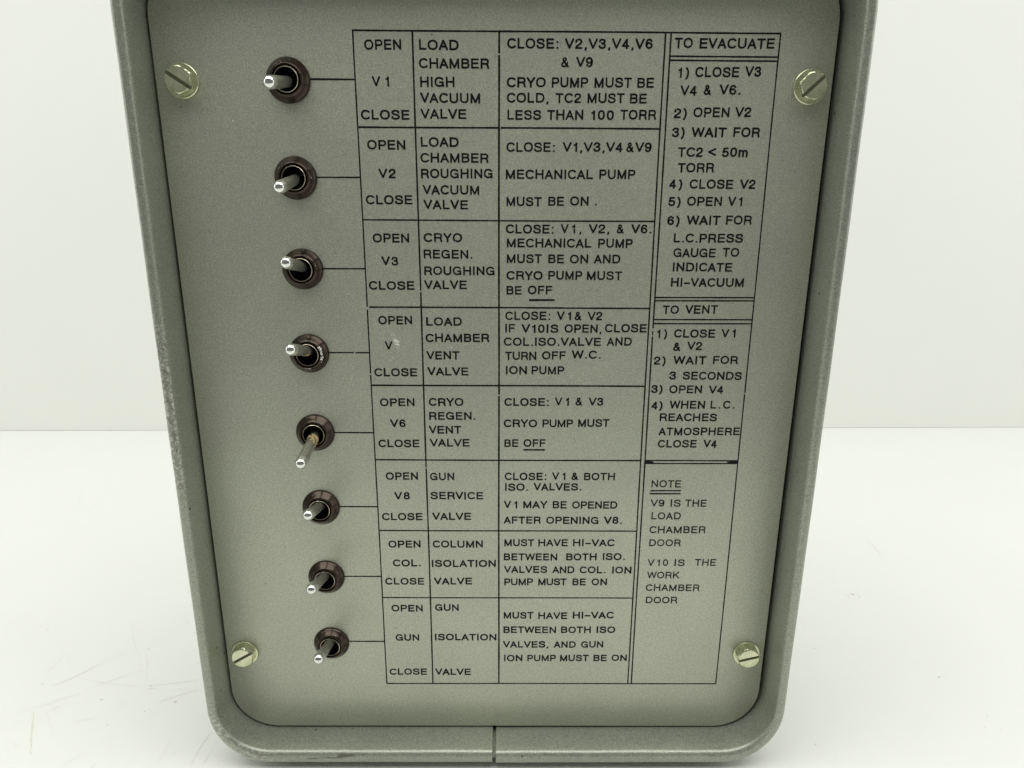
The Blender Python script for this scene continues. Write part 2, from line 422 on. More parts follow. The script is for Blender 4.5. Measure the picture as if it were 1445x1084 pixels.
# ------------------------------------------------------------------ printing on the plate
PW = 0.05     # the ink stands this far above the paint
def rule(u0, v0, u1, v1, wd=0.55, w=PW, mat_=INK, r0=1.0, r1=1.0, gaps=()):
    L = math.hypot(u1 - u0, v1 - v0); k = max(2, int(L / 0.6)); dx, dy = (u1 - u0) / L, (v1 - v0) / L
    bm = bmesh.new(); prev = None; ph = random.random() * 9
    for i in range(k + 1):
        t = i / k
        hw = wd * 1.13 / 2 * (1 + 0.07 * math.sin(t * L * 0.23 + ph) + random.uniform(-0.09, 0.09)) * (r0 + (r1 - r0) * t)
        off = 0.05 * math.sin(t * L * 0.045 + ph)
        cu, cv = u0 + (u1 - u0) * t - dy * off, v0 + (v1 - v0) * t + dx * off
        q = (bm.verts.new(P(cu - dy * hw, cv + dx * hw, w)), bm.verts.new(P(cu + dy * hw, cv - dx * hw, w)))
        if prev and not any(g0 < t * L < g1 for g0, g1 in gaps):
            bm.faces.new((prev[0], prev[1], q[1], q[0]))
        prev = q
    return mesh_obj("printed_rule", bm, mat_, plate, smooth=None)
VR = [0.0, 35.58, 72.33, 109.27, 144.6, 180.53, 216.7, 253.11, 303.0]
rule(0, -0.3, 0, 303.2, 0.52, 0.050, gaps=((109.6, 110.6), (139.5, 140.1)))
rule(23.35, 0, 23.5, 303.0, 0.62, 0.052, gaps=((184.5, 185.2), (102.6, 103.0)))
rule(57.33, 0, 57.05, 303.0, 0.70, 0.054, gaps=((8.0, 8.6), (148.9, 149.7)))
rule(122.75, 0, 123.0, 303.0, 0.58, 0.056, gaps=())
rule(124.95, 0, 124.75, 303.0, 0.58, 0.058, gaps=((118.8, 119.6), (121.4, 122.4), (128.6, 128.9)))
rule(168.0, -0.1, 168.05, 303.0, 0.50, 0.060, gaps=((148.2, 148.8), (164.0, 164.4)))
rule(-0.2, -0.2, 168.2, 0.05, 0.58, 0.062)
for i, v in enumerate(VR[1:8]):
    rule(0.3 if i != 2 else 0.9, v - 0.05, 122.9, v + 0.06, (0.62, 0.55, 0.62, 0.66, 0.60, 0.55, 0.5)[i], 0.064, gaps=((57.6, 57.9),) if i == 0 else ())
rule(-0.2, 303.0, 168.2, 303.0, 0.52, 0.066)
for i, (v, x1) in enumerate(((8.46, 167.8), (9.95, 167.6), (104.5, 168), (105.9, 168), (114.25, 168), (116.0, 167.8), (180.5, 168), (181.9, 168))):
    rule(124.9, v, x1, v + (0.1 if i < 2 else -0.02), 0.55, 0.064)
rule(125, 181.2, 129, 181.2, 0.9, 0.067, r0=1.3, r1=0.4); rule(163, 181.2, 168, 181.2, 0.9, 0.067, r0=0.4, r1=1.2)
SWV = [18.15, 55.5, 92.9, 129.95, 167.15, 204.5, 241.6, 278.9]
LNV = [17.6, 55.2, 92.65, 129.6, 167.2, 204.25, 241.4, 278.1]
for i, v in enumerate(LNV):
    rule(-18.6, v, -0.1, v, 0.55 if i else 0.62, 0.066, gaps=((12.2, 12.9),) if i == 3 else ())
rule(70.26, 105.86, 81.34, 105.81, 0.8, 0.06); rule(68.45, 175.42, 78.37, 175.39, 0.72, 0.06)
rule(128.23, 195.66, 142.61, 195.62, 0.62, 0.06, INK_GREY); rule(128.0, 197.16, 142.6, 197.12, 0.62, 0.06, INK_GREY)

CAP = 3.58
# hand-cut lettering: every letter is a set of pen strokes with round ends (x, y in cap heights)
def arc(cx, cy, rx, ry, a0, a1, n=14, p=2.25):
    out = []
    for i in range(n + 1):
        a = math.radians(a0 + (a1 - a0) * i / n); c, s_ = math.cos(a), math.sin(a)
        out.append((cx + rx * math.copysign(abs(c) ** (2 / p), c), cy + ry * math.copysign(abs(s_) ** (2 / p), s_)))
    return out
def spl(pts, n=4):
    out = []
    q = [pts[0]] + list(pts) + [pts[-1]]
    for i in range(1, len(q) - 2):
        p0, p1, p2, p3 = q[i - 1:i + 3]
        for k in range(n):
            t = k / n
            out.append(tuple(0.5 * (2 * b + (c - a) * t + (2 * a - 5 * b + 4 * c - d) * t * t + (3 * b - a - 3 * c + d) * t ** 3) for a, b, c, d in zip(p0, p1, p2, p3)))
    out.append(pts[-1])
    return out
l, t = 0.075, 0.925
SIX = [(.57, .76), (.49, .88), (.34, .925), (.16, .83), (.075, .5), (.13, .2), (.33, .075), (.53, .14), (.60, .32), (.52, .5), (.34, .57), (.16, .5), (.08, .34)]
FONT = {   # strokes, ink width, left bearing, right bearing
 'A': ([[(.06, .03), (.42, t), (.80, .03)], [(.19, .33), (.67, .33)]], .86, .01, .01),
 'B': ([[(l, l), (l, t), (.42, t)] + arc(.46, .735, .22, .19, 85, -85, 10), [(l, .535), (.46, .535)] + arc(.47, .305, .25, .23, 85, -85, 10) + [(l, l)]], .79, .09, .05),
 'C': ([arc(.47, .5, .395, .425, 38, 322, 22)], .87, .05, .04),
 'D': ([[(l, l), (l, t), (.36, t)] + arc(.38, .5, .42, .425, 86, -86, 16) + [(l, l)]], .87, .09, .05),
 'E': ([[(.70, t), (l, t), (l, l), (.71, l)], [(l, .52), (.66, .52)]], .78, .09, .03),
 'F': ([[(.66, t), (l, t), (l, .03)], [(l, .50), (.60, .50)]], .73, .09, .02),
 'G': ([arc(.48, .5, .405, .425, 36, 318, 22) + [(.84, .25), (.84, .46), (.52, .46)], [(.845, .3), (.86, .05)]], .93, .05, .08),
 'H': ([[(l, .02), (l, .98)], [(.77, .02), (.77, .98)], [(l, .52), (.77, .52)]], .845, .09, .09),
 'I': ([[(l, .02), (l, .98)]], .15, .10, .10),
 'K': ([[(l, .02), (l, .98)], [(.76, .97), (l, .33)], [(.32, .55), (.80, .03)]], .86, .09, .0),
 'L': ([[(l, .98), (l, l), (.62, l)]], .69, .09, .02),
 'M': ([[(l, .02), (l, .94), (.475, .06), (.875, .94), (.875, .02)]], .95, .09, .09),
 'N': ([[(l, .02), (l, .94), (.76, .06), (.76, .98)]], .835, .09, .09),
 'O': ([arc(.48, .5, .405, .425, 0, 360, 30)], .96, .05, .05),
 'P': ([[(l, .02), (l, t), (.44, t)] + arc(.47, .685, .23, .24, 85, -85, 10) + [(l, .445)]], .78, .09, .03),
 'R': ([[(l, .02), (l, t), (.46, t)] + arc(.50, .70, .23, .225, 85, -85, 10) + [(l, .475)], [(.48, .475), (.66, .40), (.71, .22), (.76, .03)]], .84, .09, .04),
 'S': ([spl([(.72, .70), (.66, .87), (.41, .925), (.15, .86), (.10, .71), (.19, .59), (.42, .52), (.67, .44), (.75, .28), (.66, .12), (.41, .07), (.14, .13), (.07, .30)])], .82, .05, .05),
 'T': ([[(.05, t), (.76, t)], [(.405, t), (.405, .02)]], .81, .02, .02),
 'U': ([[(l, .98), (l, .38)] + arc(.42, .38, .345, .31, 180, 360, 16) + [(.765, .98)]], .84, .08, .08),
 'V': ([[(.05, .97), (.42, .07), (.79, .97)]], .84, .01, .01),
 'W': ([[(.05, .97), (.31, .07), (.61, .93), (.91, .07), (1.17, .97)]], 1.22, .01, .01),
 'Y': ([[(.05, .97), (.40, .43), (.76, .97)], [(.40, .43), (.40, .02)]], .81, .01, .01),
 '0': ([arc(.335, .5, .265, .425, 0, 360, 26)], .67, .05, .05),
 '1': ([spl([(.06, .72), (.19, .755), (.26, .84), (.285, .93)]), [(.285, .93), (.285, .02)]], .36, .14, .14),
 '2': ([spl([(.08, .66), (.13, .84), (.34, .925), (.54, .86), (.60, .70), (.51, .53), (.28, .35), (.11, .20), (.08, .075)]) + [(.61, .075)]], .68, .05, .05),
 '3': ([spl([(.08, .72), (.15, .87), (.33, .925), (.52, .87), (.56, .72), (.47, .58), (.28, .535)]), spl([(.28, .535), (.50, .49), (.60, .30), (.52, .13), (.33, .075), (.13, .13), (.07, .29)])], .67, .05, .05),
 '4': ([[(.47, .02), (.47, t), (.06, .28), (.63, .28)]], .69, .03, .04),
 '5': ([[(.56, t), (.17, t), (.11, .49)] + spl([(.11, .49), (.30, .59), (.51, .54), (.60, .34), (.52, .14), (.32, .075), (.13, .13), (.07, .26)])], .67, .05, .05),
 '6': ([spl(SIX)], .68, .05, .05),
 '8': ([arc(.335, .725, .22, .20, 0, 360, 20), arc(.335, .30, .265, .225, 0, 360, 20)], .67, .05, .05),
 '9': ([spl([(.675 - a, 1.0 - b) for a, b in SIX])], .68, .05, .05),
 '&': ([spl([(.84, .03), (.60, .28), (.30, .62), (.23, .77), (.31, .90), (.42, .925), (.54, .88), (.57, .77), (.49, .65), (.22, .46), (.09, .27), (.15, .12), (.33, .07), (.52, .11), (.68, .27), (.74, .48)])], .90, .04, .0),
 '.': ([[(.08, .07), (.085, .07)]], .16, .14, .10),
 ',': ([[(.09, .08), (.085, .00), (.04, -.12)]], .16, .14, .10),
 ':': ([[(.08, .07), (.085, .07)], [(.08, .66), (.085, .66)]], .16, .16, .12),
 '-': ([[(.05, .40), (.62, .40)]], .67, .06, .06),
 ')': ([spl([(.05, .97), (.19, .74), (.24, .42), (.18, .08), (.05, -.17)])], .31, .03, .10),
 '<': ([[(.70, .80), (.07, .46), (.70, .12)]], .77, .05, .05),
 'm': ([[(l, .02), (l, .70)], [(l, .45)] + arc(.27, .46, .19, .20, 170, 0, 8) + [(.46, .02)], [(.46, .45)] + arc(.66, .46, .19, .20, 170, 0, 8) + [(.85, .02)]], .93, .08, .08),
}
def pen(bm, pts, wd, fn):
    """one pen stroke: a mitred ribbon with round ends"""
    pts = [p for i, p in enumerate(pts) if i == 0 or math.hypot(p[0] - pts[i - 1][0], p[1] - pts[i - 1][1]) > 0.004]
    for i in range(1, len(pts) - 1):      # the pen lifts at a sharp corner
        ax, ay = pts[i][0] - pts[i - 1][0], pts[i][1] - pts[i - 1][1]
        bx, by = pts[i + 1][0] - pts[i][0], pts[i + 1][1] - pts[i][1]
        if ax * bx + ay * by < -0.15 * math.hypot(ax, ay) * math.hypot(bx, by):
            pen(bm, pts[:i + 1], wd, fn)
            pen(bm, pts[i:], wd, lambda a, b: fn(a, b) + P(0, 0, 0.0004))
            return
    n = len(pts); h = wd / 2
    closed = math.hypot(pts[0][0] - pts[-1][0], pts[0][1] - pts[-1][1]) < 1e-4
    if closed: pts = pts[:-1]; n -= 1
    def nrm(a, b):
        dx, dy = b[0] - a[0], b[1] - a[1]; L = math.hypot(dx, dy) or 1e-9
        return (-dy / L, dx / L)
    rows = []
    for i in range(n):
        if closed or 0 < i < n - 1:
            n1 = nrm(pts[i - 1], pts[i]); n2 = nrm(pts[i], pts[(i + 1) % n])
        elif i == 0: n1 = n2 = nrm(pts[0], pts[1])
        else: n1 = n2 = nrm(pts[-2], pts[-1])
        mx, my = n1[0] + n2[0], n1[1] + n2[1]; d = (mx * n1[0] + my * n1[1])
        k = min(h * 1 / max(d, 0.28) , h * 3.0)
        hh = 1 + random.uniform(-0.045, 0.045)
        rows.append((bm.verts.new(fn(pts[i][0] + mx * k * hh, pts[i][1] + my * k * hh)), bm.verts.new(fn(pts[i][0] - mx * k * hh, pts[i][1] - my * k * hh))))
    m_ = n if closed else n - 1
    for i in range(m_):
        a, b = rows[i], rows[(i + 1) % n]
        bm.faces.new((a[0], a[1], b[1], b[0]))
    if not closed:
        for (e, f, row) in ((pts[0], pts[1], rows[0]), (pts[-1], pts[-2], rows[-1])):
            ux, uy = e[0] - f[0], e[1] - f[1]; L = math.hypot(ux, uy) or 1e-9; ux /= L; uy /= L
            cap = [bm.verts.new(fn(e[0] + h * 0.8 * (math.cos(a) * ux) + h * math.sin(a) * (-uy), e[1] + h * 0.8 * math.cos(a) * uy + h * math.sin(a) * ux)) for a in (math.radians(x) for x in (-60, -30, 0, 30, 60))]
            va, vb = (row[1], row[0])
            if (cap[0].co - vb.co).length < (cap[0].co - va.co).length: va, vb = vb, va
            bm.faces.new([va] + cap + [vb])
ROWS = [
    [('OPEN', 4.27, 18.7, 6.71)],
    [('V1', 6.76, 13.34, 20.12)],
    [('CLOSE', 1.61, 21.12, 32.57)],
    [('LOAD', 25.89, 41.3, 6.63)],
    [('CHAMBER', 25.63, 53.35, 13.33)],
    [('HIGH', 25.89, 39.43, 20.18)],
    [('VACUUM', 25.84, 49.65, 26.17)],
    [('VALVE', 25.75, 44.12, 32.14)],
    [('CLOSE:', 60.64, 80.61, 5.97), ('V2,V3,V4,V6', 83.4, 117.85, 5.94)],
    [('&', 81.98, 84.98, 12.67), ('V9', 88.02, 94.47, 12.62)],
    [('CRYO', 60.49, 75.89, 20.12), ('PUMP', 78.48, 92.86, 20.12), ('MUST', 95.55, 110.3, 20.08), ('BE', 112.67, 119.27, 20.1)],
    [('COLD,', 60.51, 77.08, 25.93), ('TC2', 80.02, 90.21, 25.93), ('MUST', 92.96, 107.66, 25.9), ('BE', 110.04, 116.68, 25.97)],
    [('LESS', 60.76, 74.2, 32.39), ('THAN', 76.82, 91.27, 32.3), ('100', 94.61, 103.63, 32.27), ('TORR', 106.39, 120.8, 32.11)],
    [('OPEN', 3.54, 18.93, 44.11)],
    [('V2', 7.67, 14.58, 55.34)],
    [('CLOSE', 1.87, 21.17, 65.82)],
    [('LOAD', 25.42, 40.71, 42.9)],
    [('CHAMBER', 25.13, 52.95, 49.03)],
    [('ROUGHING', 25.18, 54.53, 55.26)],
    [('VACUUM', 25.72, 48.97, 61.71)],
    [('VALVE', 25.88, 44.34, 67.67)],
    [('CLOSE:', 60.41, 80.04, 44.74), ('V1,V3,V4', 83.47, 107.84, 44.62), ('&', 109.39, 112.39, 44.59), ('V9', 113.16, 119.68, 44.57)],
    [('MECHANICAL', 60.2, 96.12, 55.41), ('PUMP', 98.84, 113.57, 55.23)],
    [('MUST', 60.47, 74.99, 66.28), ('BE', 77.94, 84.44, 66.17), ('ON', 87.05, 94.58, 65.99), ('.', 97.53, 98.27, 65.91)],
    [('CLOSE:', 60.25, 80.24, 77.52), ('V1,', 83.48, 91.93, 77.34), ('V2,', 95.32, 103.78, 77.29), ('&', 107.02, 109.91, 77.25), ('V6.', 113.25, 121.61, 77.31)],
    [('MECHANICAL', 60.66, 96.42, 83.27), ('PUMP', 99.43, 113.95, 83.3)],
    [('OPEN', 3.95, 19.15, 81.48)],
    [('V3', 7.24, 14.13, 91.14)],
    [('CLOSE', 1.28, 20.82, 101.58)],
    [('CRYO', 25.49, 41.59, 81.24)],
    [('REGEN.', 25.28, 45.85, 88.15)],
    [('ROUGHING', 25.32, 55.28, 95.18)],
    [('VALVE', 25.15, 43.43, 101.23)],
    [('MUST', 60.68, 75.52, 89.89), ('BE', 78.39, 85.03, 89.94), ('ON', 87.6, 95.26, 90.0), ('AND', 97.93, 108.96, 89.95)],
    [('CRYO', 60.54, 75.89, 97.02), ('PUMP', 78.52, 92.96, 96.95), ('MUST', 95.14, 110.1, 96.99)],
    [('BE', 60.56, 67.08, 103.45), ('OFF', 69.83, 80.27, 103.3)],
    [('OPEN', 4.63, 19.19, 116.76)],
    [('V', 7.1, 10.06, 128.19)],
    [('CLOSE', 1.72, 20.74, 140.33)],
    [('LOAD', 25.51, 40.91, 117.26)],
    [('CHAMBER', 25.04, 52.89, 124.57)],
    [('VENT', 25.28, 39.64, 132.5)],
    [('VALVE', 25.49, 43.62, 139.81)],
    [('CLOSE:', 60.07, 79.52, 114.61), ('V1', 82.71, 88.63, 114.55), ('&', 90.34, 93.12, 114.63), ('V2', 96.1, 102.28, 114.6)],
    [('IF', 60.09, 64.33, 120.14), ('V10IS', 67.32, 83.2, 120.25), ('OPEN,', 86.1, 102.14, 120.18), ('CLOSE', 103.79, 122.06, 119.95)],
    [('COL.ISO.VALVE', 59.42, 102.22, 126.17), ('AND', 104.92, 115.74, 125.95)],
    [('TURN', 60.01, 73.7, 132.54), ('OFF', 76.42, 86.87, 132.27), ('W.C.', 89.64, 102.29, 131.9)],
    [('ION', 60.39, 69.59, 139.16), ('PUMP', 71.85, 86.26, 139.11)],
    [('CLOSE:', 59.73, 79.6, 154.05), ('V1', 82.63, 88.76, 153.83), ('&', 91.85, 94.78, 153.8), ('V3', 97.87, 104.27, 153.78)],
    [('CRYO', 59.48, 74.52, 164.21), ('PUMP', 77.1, 90.92, 164.16), ('MUST', 93.39, 107.48, 163.94)],
    [('OPEN', 3.55, 18.97, 154.37)],
    [('V6', 7.8, 14.61, 164.35)],
    [('CLOSE', 1.97, 20.63, 174.15)],
    [('CRYO', 25.62, 41.06, 154.18)],
    [('REGEN.', 25.6, 46.48, 160.75)],
    [('VENT', 25.36, 39.9, 167.47)],
    [('VALVE', 25.62, 43.75, 173.74)],
    [('OPEN', 4.6, 19.41, 190.39)],
    [('V8', 8.19, 15.21, 200.4)],
    [('GUN', 25.16, 36.25, 190.52)],
    [('SERVICE', 25.17, 49.8, 200.21)],
    [('BE', 59.76, 66.16, 173.9), ('OFF', 68.59, 78.62, 173.81)],
    [('CLOSE:', 59.96, 79.19, 190.37), ('V1', 82.1, 88.09, 190.2), ('&', 91.0, 94.02, 190.24), ('BOTH', 96.94, 111.19, 190.33)],
    [('ISO.', 60.13, 70.73, 195.82), ('VALVES.', 73.6, 95.68, 195.64)],
    [('V1', 59.71, 65.71, 204.78), ('MAY', 68.71, 79.89, 204.75), ('BE', 82.62, 89.18, 204.84), ('OPENED', 91.8, 112.95, 204.92)],
    [('AFTER', 59.55, 76.96, 212.8), ('OPENING', 79.7, 104.4, 212.86), ('V8.', 107.21, 115.56, 212.82)],
    [('MUST', 59.85, 73.98, 224.78), ('HAVE', 76.13, 90.27, 224.74), ('HI-VAC', 92.81, 112.61, 224.69)],
    [('CLOSE', 1.9, 20.98, 211.16)],
    [('VALVE', 25.73, 43.99, 210.98)],
    [('OPEN', 4.28, 19.53, 225.66)],
    [('COL.', 6.0, 19.21, 235.83)],
    [('CLOSE', 1.86, 20.8, 245.77)],
    [('COLUMN', 25.52, 49.36, 225.61)],
    [('ISOLATION', 24.79, 55.56, 236.02)],
    [('VALVE', 25.68, 44.06, 245.6)],
    [('BETWEEN', 59.62, 85.22, 232.36), ('BOTH', 89.71, 104.23, 232.31), ('ISO.', 107.41, 117.89, 232.15)],
    [('VALVES', 59.75, 80.45, 239.23), ('AND', 83.2, 93.67, 239.32), ('COL.', 96.48, 108.85, 239.35), ('ION', 112.29, 121.39, 239.45)],
    [('PUMP', 59.87, 73.73, 246.04), ('MUST', 76.44, 90.07, 246.01), ('BE', 93.12, 99.56, 245.98), ('ON', 102.44, 109.81, 245.96)],
    [('OPEN', 4.26, 19.48, 260.8)],
    [('GUN', 25.76, 37.21, 260.43)],
    [('GUN', 5.61, 17.2, 277.62)],
    [('ISOLATION', 25.28, 55.78, 277.3)],
    [('CLOSE', 1.74, 20.63, 297.72)],
    [('VALVE', 24.94, 42.88, 297.76)],
    [('MUST', 59.61, 74.21, 264.77), ('HAVE', 76.72, 91.02, 264.88), ('HI-VAC', 93.82, 113.98, 264.64)],
    [('BETWEEN', 59.51, 85.54, 273.01), ('BOTH', 88.18, 102.88, 272.97), ('ISO', 105.94, 115.05, 272.95)],
    [('VALVES,', 59.34, 81.88, 281.5), ('AND', 84.83, 95.6, 281.54), ('GUN', 98.45, 109.4, 281.52)],
    [('ION', 59.83, 68.93, 289.56), ('PUMP', 71.55, 85.84, 289.54), ('MUST', 88.1, 102.39, 289.52), ('BE', 104.95, 111.62, 289.43), ('ON', 114.12, 121.63, 289.34)],
    [('TO', 126.65, 133.6, 5.45), ('EVACUATE', 136.52, 166.05, 5.57)],
    [('1)', 128.81, 132.91, 16.2), ('CLOSE', 135.57, 153.03, 16.01), ('V3', 155.51, 161.63, 15.74)],
    [('V4', 130.14, 136.56, 22.85), ('&', 139.46, 142.28, 22.65), ('V6.', 145.82, 154.11, 22.48)],
    [('2)', 128.12, 133.15, 31.41), ('OPEN', 135.97, 150.41, 31.06), ('V2', 152.93, 159.15, 30.87)],
    [('3)', 127.83, 132.81, 38.76), ('WAIT', 135.89, 149.9, 38.66), ('FOR', 152.85, 163.51, 38.55)],
    [('TC2', 130.69, 140.81, 46.32), ('<', 143.1, 146.78, 46.07), ('50m', 148.89, 159.33, 46.32)],
    [('TORR', 131.12, 145.98, 52.47)],
    [('4)', 127.98, 133.27, 58.95), ('CLOSE', 136.51, 154.57, 58.97), ('V2', 157.49, 163.7, 58.9)],
    [('5)', 128.13, 133.1, 66.0), ('OPEN', 135.98, 150.36, 65.86), ('V1', 153.17, 158.87, 65.89)],
    [('6)', 128.18, 133.19, 73.73), ('WAIT', 136.46, 150.44, 73.58), ('FOR', 152.94, 163.65, 73.47)],
    [('L.C.PRESS', 131.41, 160.62, 80.96)],
    [('GAUGE', 131.66, 149.64, 87.14), ('TO', 152.62, 159.54, 86.89)],
    [('INDICATE', 131.83, 157.24, 93.17)],
    [('HI-VACUUM', 131.48, 162.74, 99.7)],
    [('TO', 128.6, 135.58, 111.64), ('VENT', 138.59, 152.54, 111.49)],
    [('1)', 126.81, 131.09, 122.33), ('CLOSE', 134.37, 152.35, 122.18), ('V1', 155.3, 161.25, 122.03)],
    [('&', 134.34, 137.41, 128.21), ('V2', 140.63, 146.99, 127.79)],
    [('2)', 126.21, 131.26, 134.5), ('WAIT', 134.95, 149.38, 134.31), ('FOR', 152.5, 163.47, 134.15)],
    [('3', 133.51, 136.37, 141.41), ('SECONDS', 139.57, 165.81, 141.45)],
    [('3)', 125.85, 130.71, 147.7), ('OPEN', 133.94, 148.49, 147.81), ('V4', 151.82, 158.15, 147.96)],
    [('4)', 126.31, 131.2, 155.41), ('WHEN', 134.66, 150.43, 155.06), ('L.C.', 153.13, 163.91, 155.01)],
    [('REACHES', 130.48, 156.33, 161.05)],
    [('ATMOSPHERE', 130.42, 167.47, 167.94)],
    [('CLOSE', 130.39, 148.21, 173.94), ('V4', 151.45, 157.42, 173.89)],
    [('NOTE', 128.59, 142.48, 193.91)],
    [('V9', 128.8, 135.21, 203.84), ('IS', 138.22, 142.86, 203.82), ('THE', 145.04, 155.25, 203.79)],
    [('LOAD', 129.57, 143.42, 210.47)],
    [('CHAMBER', 129.06, 155.81, 217.73)],
    [('DOOR', 129.37, 144.42, 224.64)],
    [('V10', 129.28, 138.99, 235.39), ('IS', 142.23, 147.08, 235.32), ('THE', 152.08, 162.36, 235.18)],
    [('WORK', 129.43, 144.99, 242.1)],
    [('CHAMBER', 129.11, 155.35, 249.1)],
    [('DOOR', 129.51, 144.94, 255.98)],
]
def print_row(words, idx):
    thin = idx >= THIN0
    pw = 0.168 if thin else 0.200
    bm = bmesh.new(); k = 0
    for (txt, u0, u1, vb) in words:
        gs = [FONT[c] for c in txt]
        x = 0; pos = []
        for gi, g in enumerate(gs):
            if gi: x += g[2]
            pos.append(x); x += g[1] + g[3]
        nat = (pos[-1] + gs[-1][1]) * CAP; W = u1 - u0
        sx = 1.0; tr = 0.0
        if len(gs) > 1:
            tr = (W - nat) / (len(gs) - 1)
            lo, hi = -0.10, 0.28
            if tr < lo: sx = (W - lo * (len(gs) - 1)) / nat; tr = lo
            elif tr > hi and txt not in ('V1', '1)', 'V1,', 'V10', 'L.C.'):
                sx = min(1.12, (W - hi * (len(gs) - 1)) / nat); tr = (W - nat * sx) / (len(gs) - 1)
        elif txt not in '.1': sx = max(0.8, min(1.2, W / nat))
        tilt = random.uniform(-0.004, 0.004)
        for gi, (g, p) in enumerate(zip(gs, pos)):
            du = u0 + p * CAP * sx + tr * gi; dv = random.uniform(-0.045, 0.045); ww = pw * random.uniform(0.95, 1.06)
            for st in g[0]:
                k += 1
                if len(st) == 2 and abs(st[0][0] - st[1][0]) < 0.01 and abs(st[0][1] - st[1][1]) < 0.01:
                    q = pw * 0.56
                    vs = [bm.verts.new(P(du + (st[0][0] + q * math.cos(a)) * CAP * sx, vb + dv - (st[0][1] + 0.01 + q * math.sin(a)) * CAP, PW + 0.02)) for a in [math.radians(x) for x in range(0, 360, 36)]]
                    bm.faces.new(vs); continue
                wz = PW + 0.02 + 0.0008 * (k % 9)
                pen(bm, list(st), ww, lambda a, b: P(du + a * CAP * sx, vb + dv - b * CAP + tilt * (du - u0), wz))
    return mesh_obj("printed_text", bm, INK_GREY if thin else INK, plate, smooth=None, label="printed words " + " ".join(w[0] for w in words))
THIN0 = 112
for i, ws in enumerate(ROWS): print_row(ws, i)

# scrapes and dirt on the plate
def flecks(name, spots, material, w=0.085, label=None):
    bm = bmesh.new()
    for (u, v, n, spread, r) in spots:
        for i in range(n):
            a, b = random.gauss(0, spread), random.gauss(0, spread)
            rr = r * random.uniform(0.35, 1.1)
            blob(bm, lambda x, y: P(u + a + x, v + b + y, w + 0.001 * (i % 7)), rr, rr * random.uniform(0.4, 0.9), random.random() * 3, 7)
    o = mesh_obj(name, bm, material, plate, smooth=None, label=label); o['kind'] = 'stuff'
    return o
flecks('scraped_paint', [(12.18, 124.75, 46, 0.62, 0.42), (11.7, 123.79, 12, 0.4, 0.36), (-50.34, 33.49, 2, 0.1, 0.45), (-48.78, 23.95, 1, 0.1, 0.35), (12.85, 127.51, 16, 0.8, 0.22), (10.76, 121.57, 8, 0.45, 0.22), (9.68, 132.34, 8, 0.55, 0.24), (36.24, 126.89, 6, 0.4, 0.22), (36.88, 120.53, 5, 0.5, 0.15), (14.1, 128.57, 5, 0.5, 0.2)], CHIP, 0.085, label='pale scrape where the 4 of V4 was')
flecks('dirt_flecks', [(40.37, 112.15, 4, 0.8, 0.16), (40.52, 118.83, 2, 0.2, 0.16), (47.63, 162.6, 1, 0.1, 0.2), (74.09, 257.52, 14, 2.2, 0.13), (59.01, 265.57, 7, 0.8, 0.16), (115.01, 233.9, 10, 1.6, 0.12), (113.87, 240.33, 5, 1.0, 0.12), (101.55, 240.36, 6, 1.5, 0.12), (79.98, 251.48, 2, 0.3, 0.13), (77.14, 254.46, 1, 0.1, 0.2)], DIRT, 0.085, label='brown dirt specks near the lower instructions')
flecks('ink_remnant', [(11.69, 126.55, 5, 0.18, 0.13), (13.65, 126.97, 3, 0.2, 0.13), (13.34, 128.15, 3, 0.2, 0.12)], INK, 0.1, label='traces of the lost 4 in V4')

bm = bmesh.new(); rr_ = random.Random(5)
for ws in ROWS:
    for (tx, u0, u1, vb) in ws:
        if rr_.random() < 0.42:
            for q in range(rr_.randint(1, 3)):
                u, v = rr_.uniform(u0, u1), vb - rr_.uniform(0.1, 3.5); s_ = rr_.uniform(0.10, 0.26)
                blob(bm, lambda x, y: P(u + x, v + y, 0.10), s_ * 1.3, s_ * 0.6, rr_.random() * 3, 7)
nc = mesh_obj("print_chips", bm, PLATE, plate, smooth=None); nc['kind'] = 'stuff'


# ------------------------------------------------------------------ toggle switches
def nut_mesh(bm):
    lathe(bm, [(8.75, 0.02), (8.75, 0.55), (8.6, 0.95), (8.2, 1.35), (7.5, 2.2), (6.9, 3.0), (6.45, 3.6), (6.0, 3.95), (5.75, 4.0), (5.6, 3.8), (5.5, 2.6), (4.95, 2.5)], 56)
def tube(bm, p0, p1, radii, seg=24, mi=0, cap=True):
    ax = (p1 - p0); L = ax.length; ax.normalize()
    e1 = ax.orthogonal().normalized(); e2 = ax.cross(e1)
    prev = None
    for t, r in radii:
        c = p0 + ax * t * MM
        if r < 1e-6:
            ring = [bm.verts.new(c)]
        else:
            ring = [bm.verts.new(c + (e1 * math.cos(2 * math.pi * i / seg) + e2 * math.sin(2 * math.pi * i / seg)) * r * MM) for i in range(seg)]
        if prev:
            for i in range(seg):
                j = (i + 1) % seg
                if len(ring) == 1: f = bm.faces.new((prev[i], prev[j], ring[0]))
                else: f = bm.faces.new((prev[i], prev[j], ring[j], ring[i]))
                f.material_index = mi
        prev = ring
TIPS = [(-0.3, 3.45, 23.0), (0.05, 3.4, 22.8), (0.0, -5.25, 22.2), (-0.6, -7.3, 23.6), (-0.3, 5.2, 23.8), (0.2, -6.6, 21.2), (-0.5, -7.7, 22.8), (-0.1, -7.7, 22.2)]
SW_LABEL = ["toggle switch beside V1 at the top with its lever tilted down", "toggle switch beside V2 with its lever tilted down",
            "toggle switch beside V3 with its lever tilted up", "toggle switch beside the scraped V4 label with pale chips on its nut",
            "toggle switch beside V6 with long lever pointing down and yellow residue", "toggle switch beside V8 with its lever tilted up",
            "toggle switch beside COL. with its lever tilted up", "toggle switch beside GUN at the bottom of the column"]
